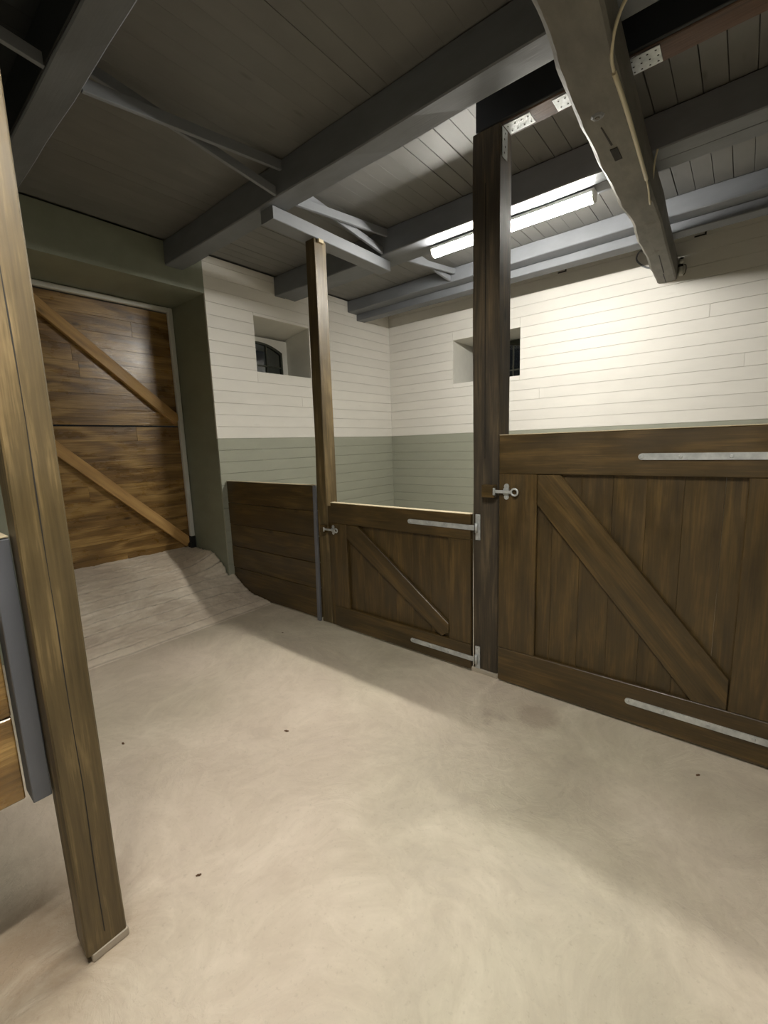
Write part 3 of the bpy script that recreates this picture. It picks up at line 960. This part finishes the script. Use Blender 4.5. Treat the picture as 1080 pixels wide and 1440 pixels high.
bd = stall_door('large tall stall door with a diagonal brace, right of the thick post',
                -1.026, .238, .012, 1.424, .212, 1.218, -.816, .026,
                [(-.814, 1.216), (-.700, 1.216), (.022, .356), (.022, .215), (-.104, .215), (-.814, 1.06)], 9)
strap(bd, -.363, .262, 1.306, (-.350, -.205, -.035, .12), (.262, .292, 1.23, 1.38))
strap(bd, -.363, .262, .124, (-.350, -.205, -.035, .12), (.262, .292, .05, .20))
latch(bd, -.982, 1.122, 1.0, -1.043)

# ------------------------------------------------------------------ tube lamps
def batten(name, c, length, along, mat, label, flat=False):
    """surface batten: housing above, glowing rounded diffuser below, two end caps"""
    t = thing(name, (c[0], c[1], c[2]), label, 'lamp')
    half = length / 2
    rot = Matrix.Identity(4) if along == 'x' else Matrix.Rotation(math.pi / 2, 4, 'Z')
    base = Matrix.Translation(c) @ rot
    def prof(nm, sec, a0, a1, m_, smooth=False):
        bm = bmesh.new()
        A = [bm.verts.new((a0, y, z)) for y, z in sec]; B = [bm.verts.new((a1, y, z)) for y, z in sec]
        bm.faces.new(A); bm.faces.new(list(reversed(B)))
        for k in range(len(sec)):
            f = bm.faces.new((A[k], B[k], B[(k + 1) % len(sec)], A[(k + 1) % len(sec)])); f.smooth = smooth
        bmesh.ops.recalc_face_normals(bm, faces=bm.faces)
        me = bpy.data.meshes.new(nm); bm.to_mesh(me); bm.free(); me.materials.append(M[m_])
        return link(nm, me, base, t)
    prof('housing', [(-.040, 0), (.040, 0), (.044, -.022), (-.044, -.022)], -half, half, 'fixture')
    n = 10
    dif = [(.042 * math.cos(math.pi * k / n), -.0235 - .046 * math.sin(math.pi * k / n)) for k in range(n + 1)]
    if flat:                                # added side shields, shaped to keep this lamp's light off the ceiling
        dif = [(-.036, -.0235), (-.036, -.030), (.036, -.030), (.036, -.0235)]
        for sg in (-1, 1):
            prof('light_shield', [(sg * .0375, -.0225), (sg * .040, -.0225), (sg * .046, -.050), (sg * .0435, -.050)], -half, half, 'fixture')
    prof('diffuser', dif, -half + .012, half - .012, mat)
    cap = [(.0435 * math.cos(math.pi * k / n), -.0225 - .048 * math.sin(math.pi * k / n)) for k in range(n + 1)]
    prof('end_cap', cap, -half, -half + .011, 'fixture')
    prof('end_cap', cap, half - .011, half, 'fixture')
    return t
batten('batten_lamp', (-1.42, 3.17, 2.910), 1.19, 'x', 'lamp_stall', 'lit white tube lamp fixed under the joist behind the thick post')
batten('batten_lamp', (-.52, .30, 2.733), 1.19, 'y', 'lamp_aisle', 'lit white tube lamp under the hewn cross beam above the aisle', True)

# ------------------------------------------------------------------ cable and conduit along the cross beam
cd = tube('conduit', [(-.476, 2.02, 2.742), (-.481, 2.31, 2.742), (-.503, 2.90, 2.742)], .009, 'cable', None, 10, 4)
tag(cd, 'cream rigid conduit running along the right edge of the hewn cross beam', 'conduit')
cb1 = tube('cable', [(-.476, 2.015, 2.744), (-.466, 1.93, 2.742), (-.440, 1.86, 2.775), (-.400, 1.83, 2.82), (-.335, 1.83, 2.85), (-.25, 1.85, 2.895), (-.10, 1.88, 2.905)], .006, 'cable', None, 8, 6)
tag(cb1, 'cream cable bending from the conduit up to the broad joist at the top edge', 'cable')
cb2 = tube('cable', [(-.5035, 2.905, 2.742), (-.508, 3.0, 2.735), (-.524, 3.17, 2.728), (-.505, 3.09, 2.80), (-.485, 3.00, 2.86), (-.47, 2.97, 2.905)], .005, 'cable', None, 8, 6)
tag(cb2, 'short cream cable looping down at the far end of the conduit', 'cable')
clp = thing('conduit_gland', (-.545, 4.83, 2.83), 'white cable gland with a dark collar beside the end of the hewn cross beam', 'gland')
tube('sleeve', [(-.535, 4.83, 2.765), (-.535, 4.83, 2.835)], .018, 'white_trim', clp, 12, 1)
tube('collar', [(-.538, 4.828, 2.836), (-.538, 4.826, 2.856)], .019, 'black_rubber', clp, 12, 1)
tube('sleeve', [(-.538, 4.825, 2.857), (-.532, 4.815, 2.893)], .016, 'white_trim', clp, 12, 1)
tube('tip', [(-.532, 4.8145, 2.8935), (-.530, 4.811, 2.907)], .014, 'black_rubber', clp, 12, 1)
tube('wire', [(-.517, 4.826, 2.850), (-.500, 4.83, 2.84), (-.500, 4.83, 2.79), (-.515, 4.835, 2.763)], .003, 'black_rubber', clp, 6, 5)
lp2 = tube('cable_loop', [(-.80, 4.832, 3.03), (-.86, 4.832, 3.05), (-.885, 4.832, 3.0), (-.86, 4.832, 2.95), (-.80, 4.832, 2.90), (-.74, 4.838, 2.885)], .007, 'grey_joist', None, 8, 6)
tag(lp2, 'grey cable loop on the shaded wall left of the cross beam end', 'cable')
for (xx, zz, lab) in ((-.413, 3.062, 'small dark wall clip right of the cross beam end'), (-1.549, 3.062, 'small dark wall clip between the thick post and the cross beam end')):
    c = thing('wall_clip', (xx, YW, zz), lab, 'clip', 'dark clips high on the back wall')
    box('clip_plate', xx - .042, xx + .042, YW - .012, YW - .003, zz - .012, zz - .002, 'dark_hole', c, 'x', .001)
    box('clip_tab', xx + .03, xx + .042, YW - .012, YW - .003, zz - .0015, zz + .012, 'dark_hole', c, 'z', .001)

# ------------------------------------------------------------------ bits lying on the floor
def leaf(x, y, s, ang, label):
    pts = []
    for k in range(10):
        a = 2 * math.pi * k / 10
        u, w = math.cos(a) * s, math.sin(a) * s * .42
        pts.append((x + u * math.cos(ang) - w * math.sin(ang), y + u * math.sin(ang) + w * math.cos(ang), .0012 + (.002 if k % 2 else 0)))
    o = poly_prism('dry_leaf', pts, (0, 0, .0012), 'leaf')
    tag(o, label, 'leaf', 'dry leaf scraps on the concrete floor')
leaf(-1.667, 1.204, .013, .4, 'dry leaf scrap in the middle of the open floor')
leaf(-1.306, .552, .009, 1.0, 'tiny brown leaf scrap right of the worn left post foot')
leaf(-2.24, .665, .010, .1, 'brown leaf scrap on the floor right of the worn left post, below the ramp')
leaf(-2.63, 1.93, .009, .2, 'tiny scrap near the slim post')
leaf(-.05, 2.05, .010, .9, 'small dark scrap on the floor before the large stall door')
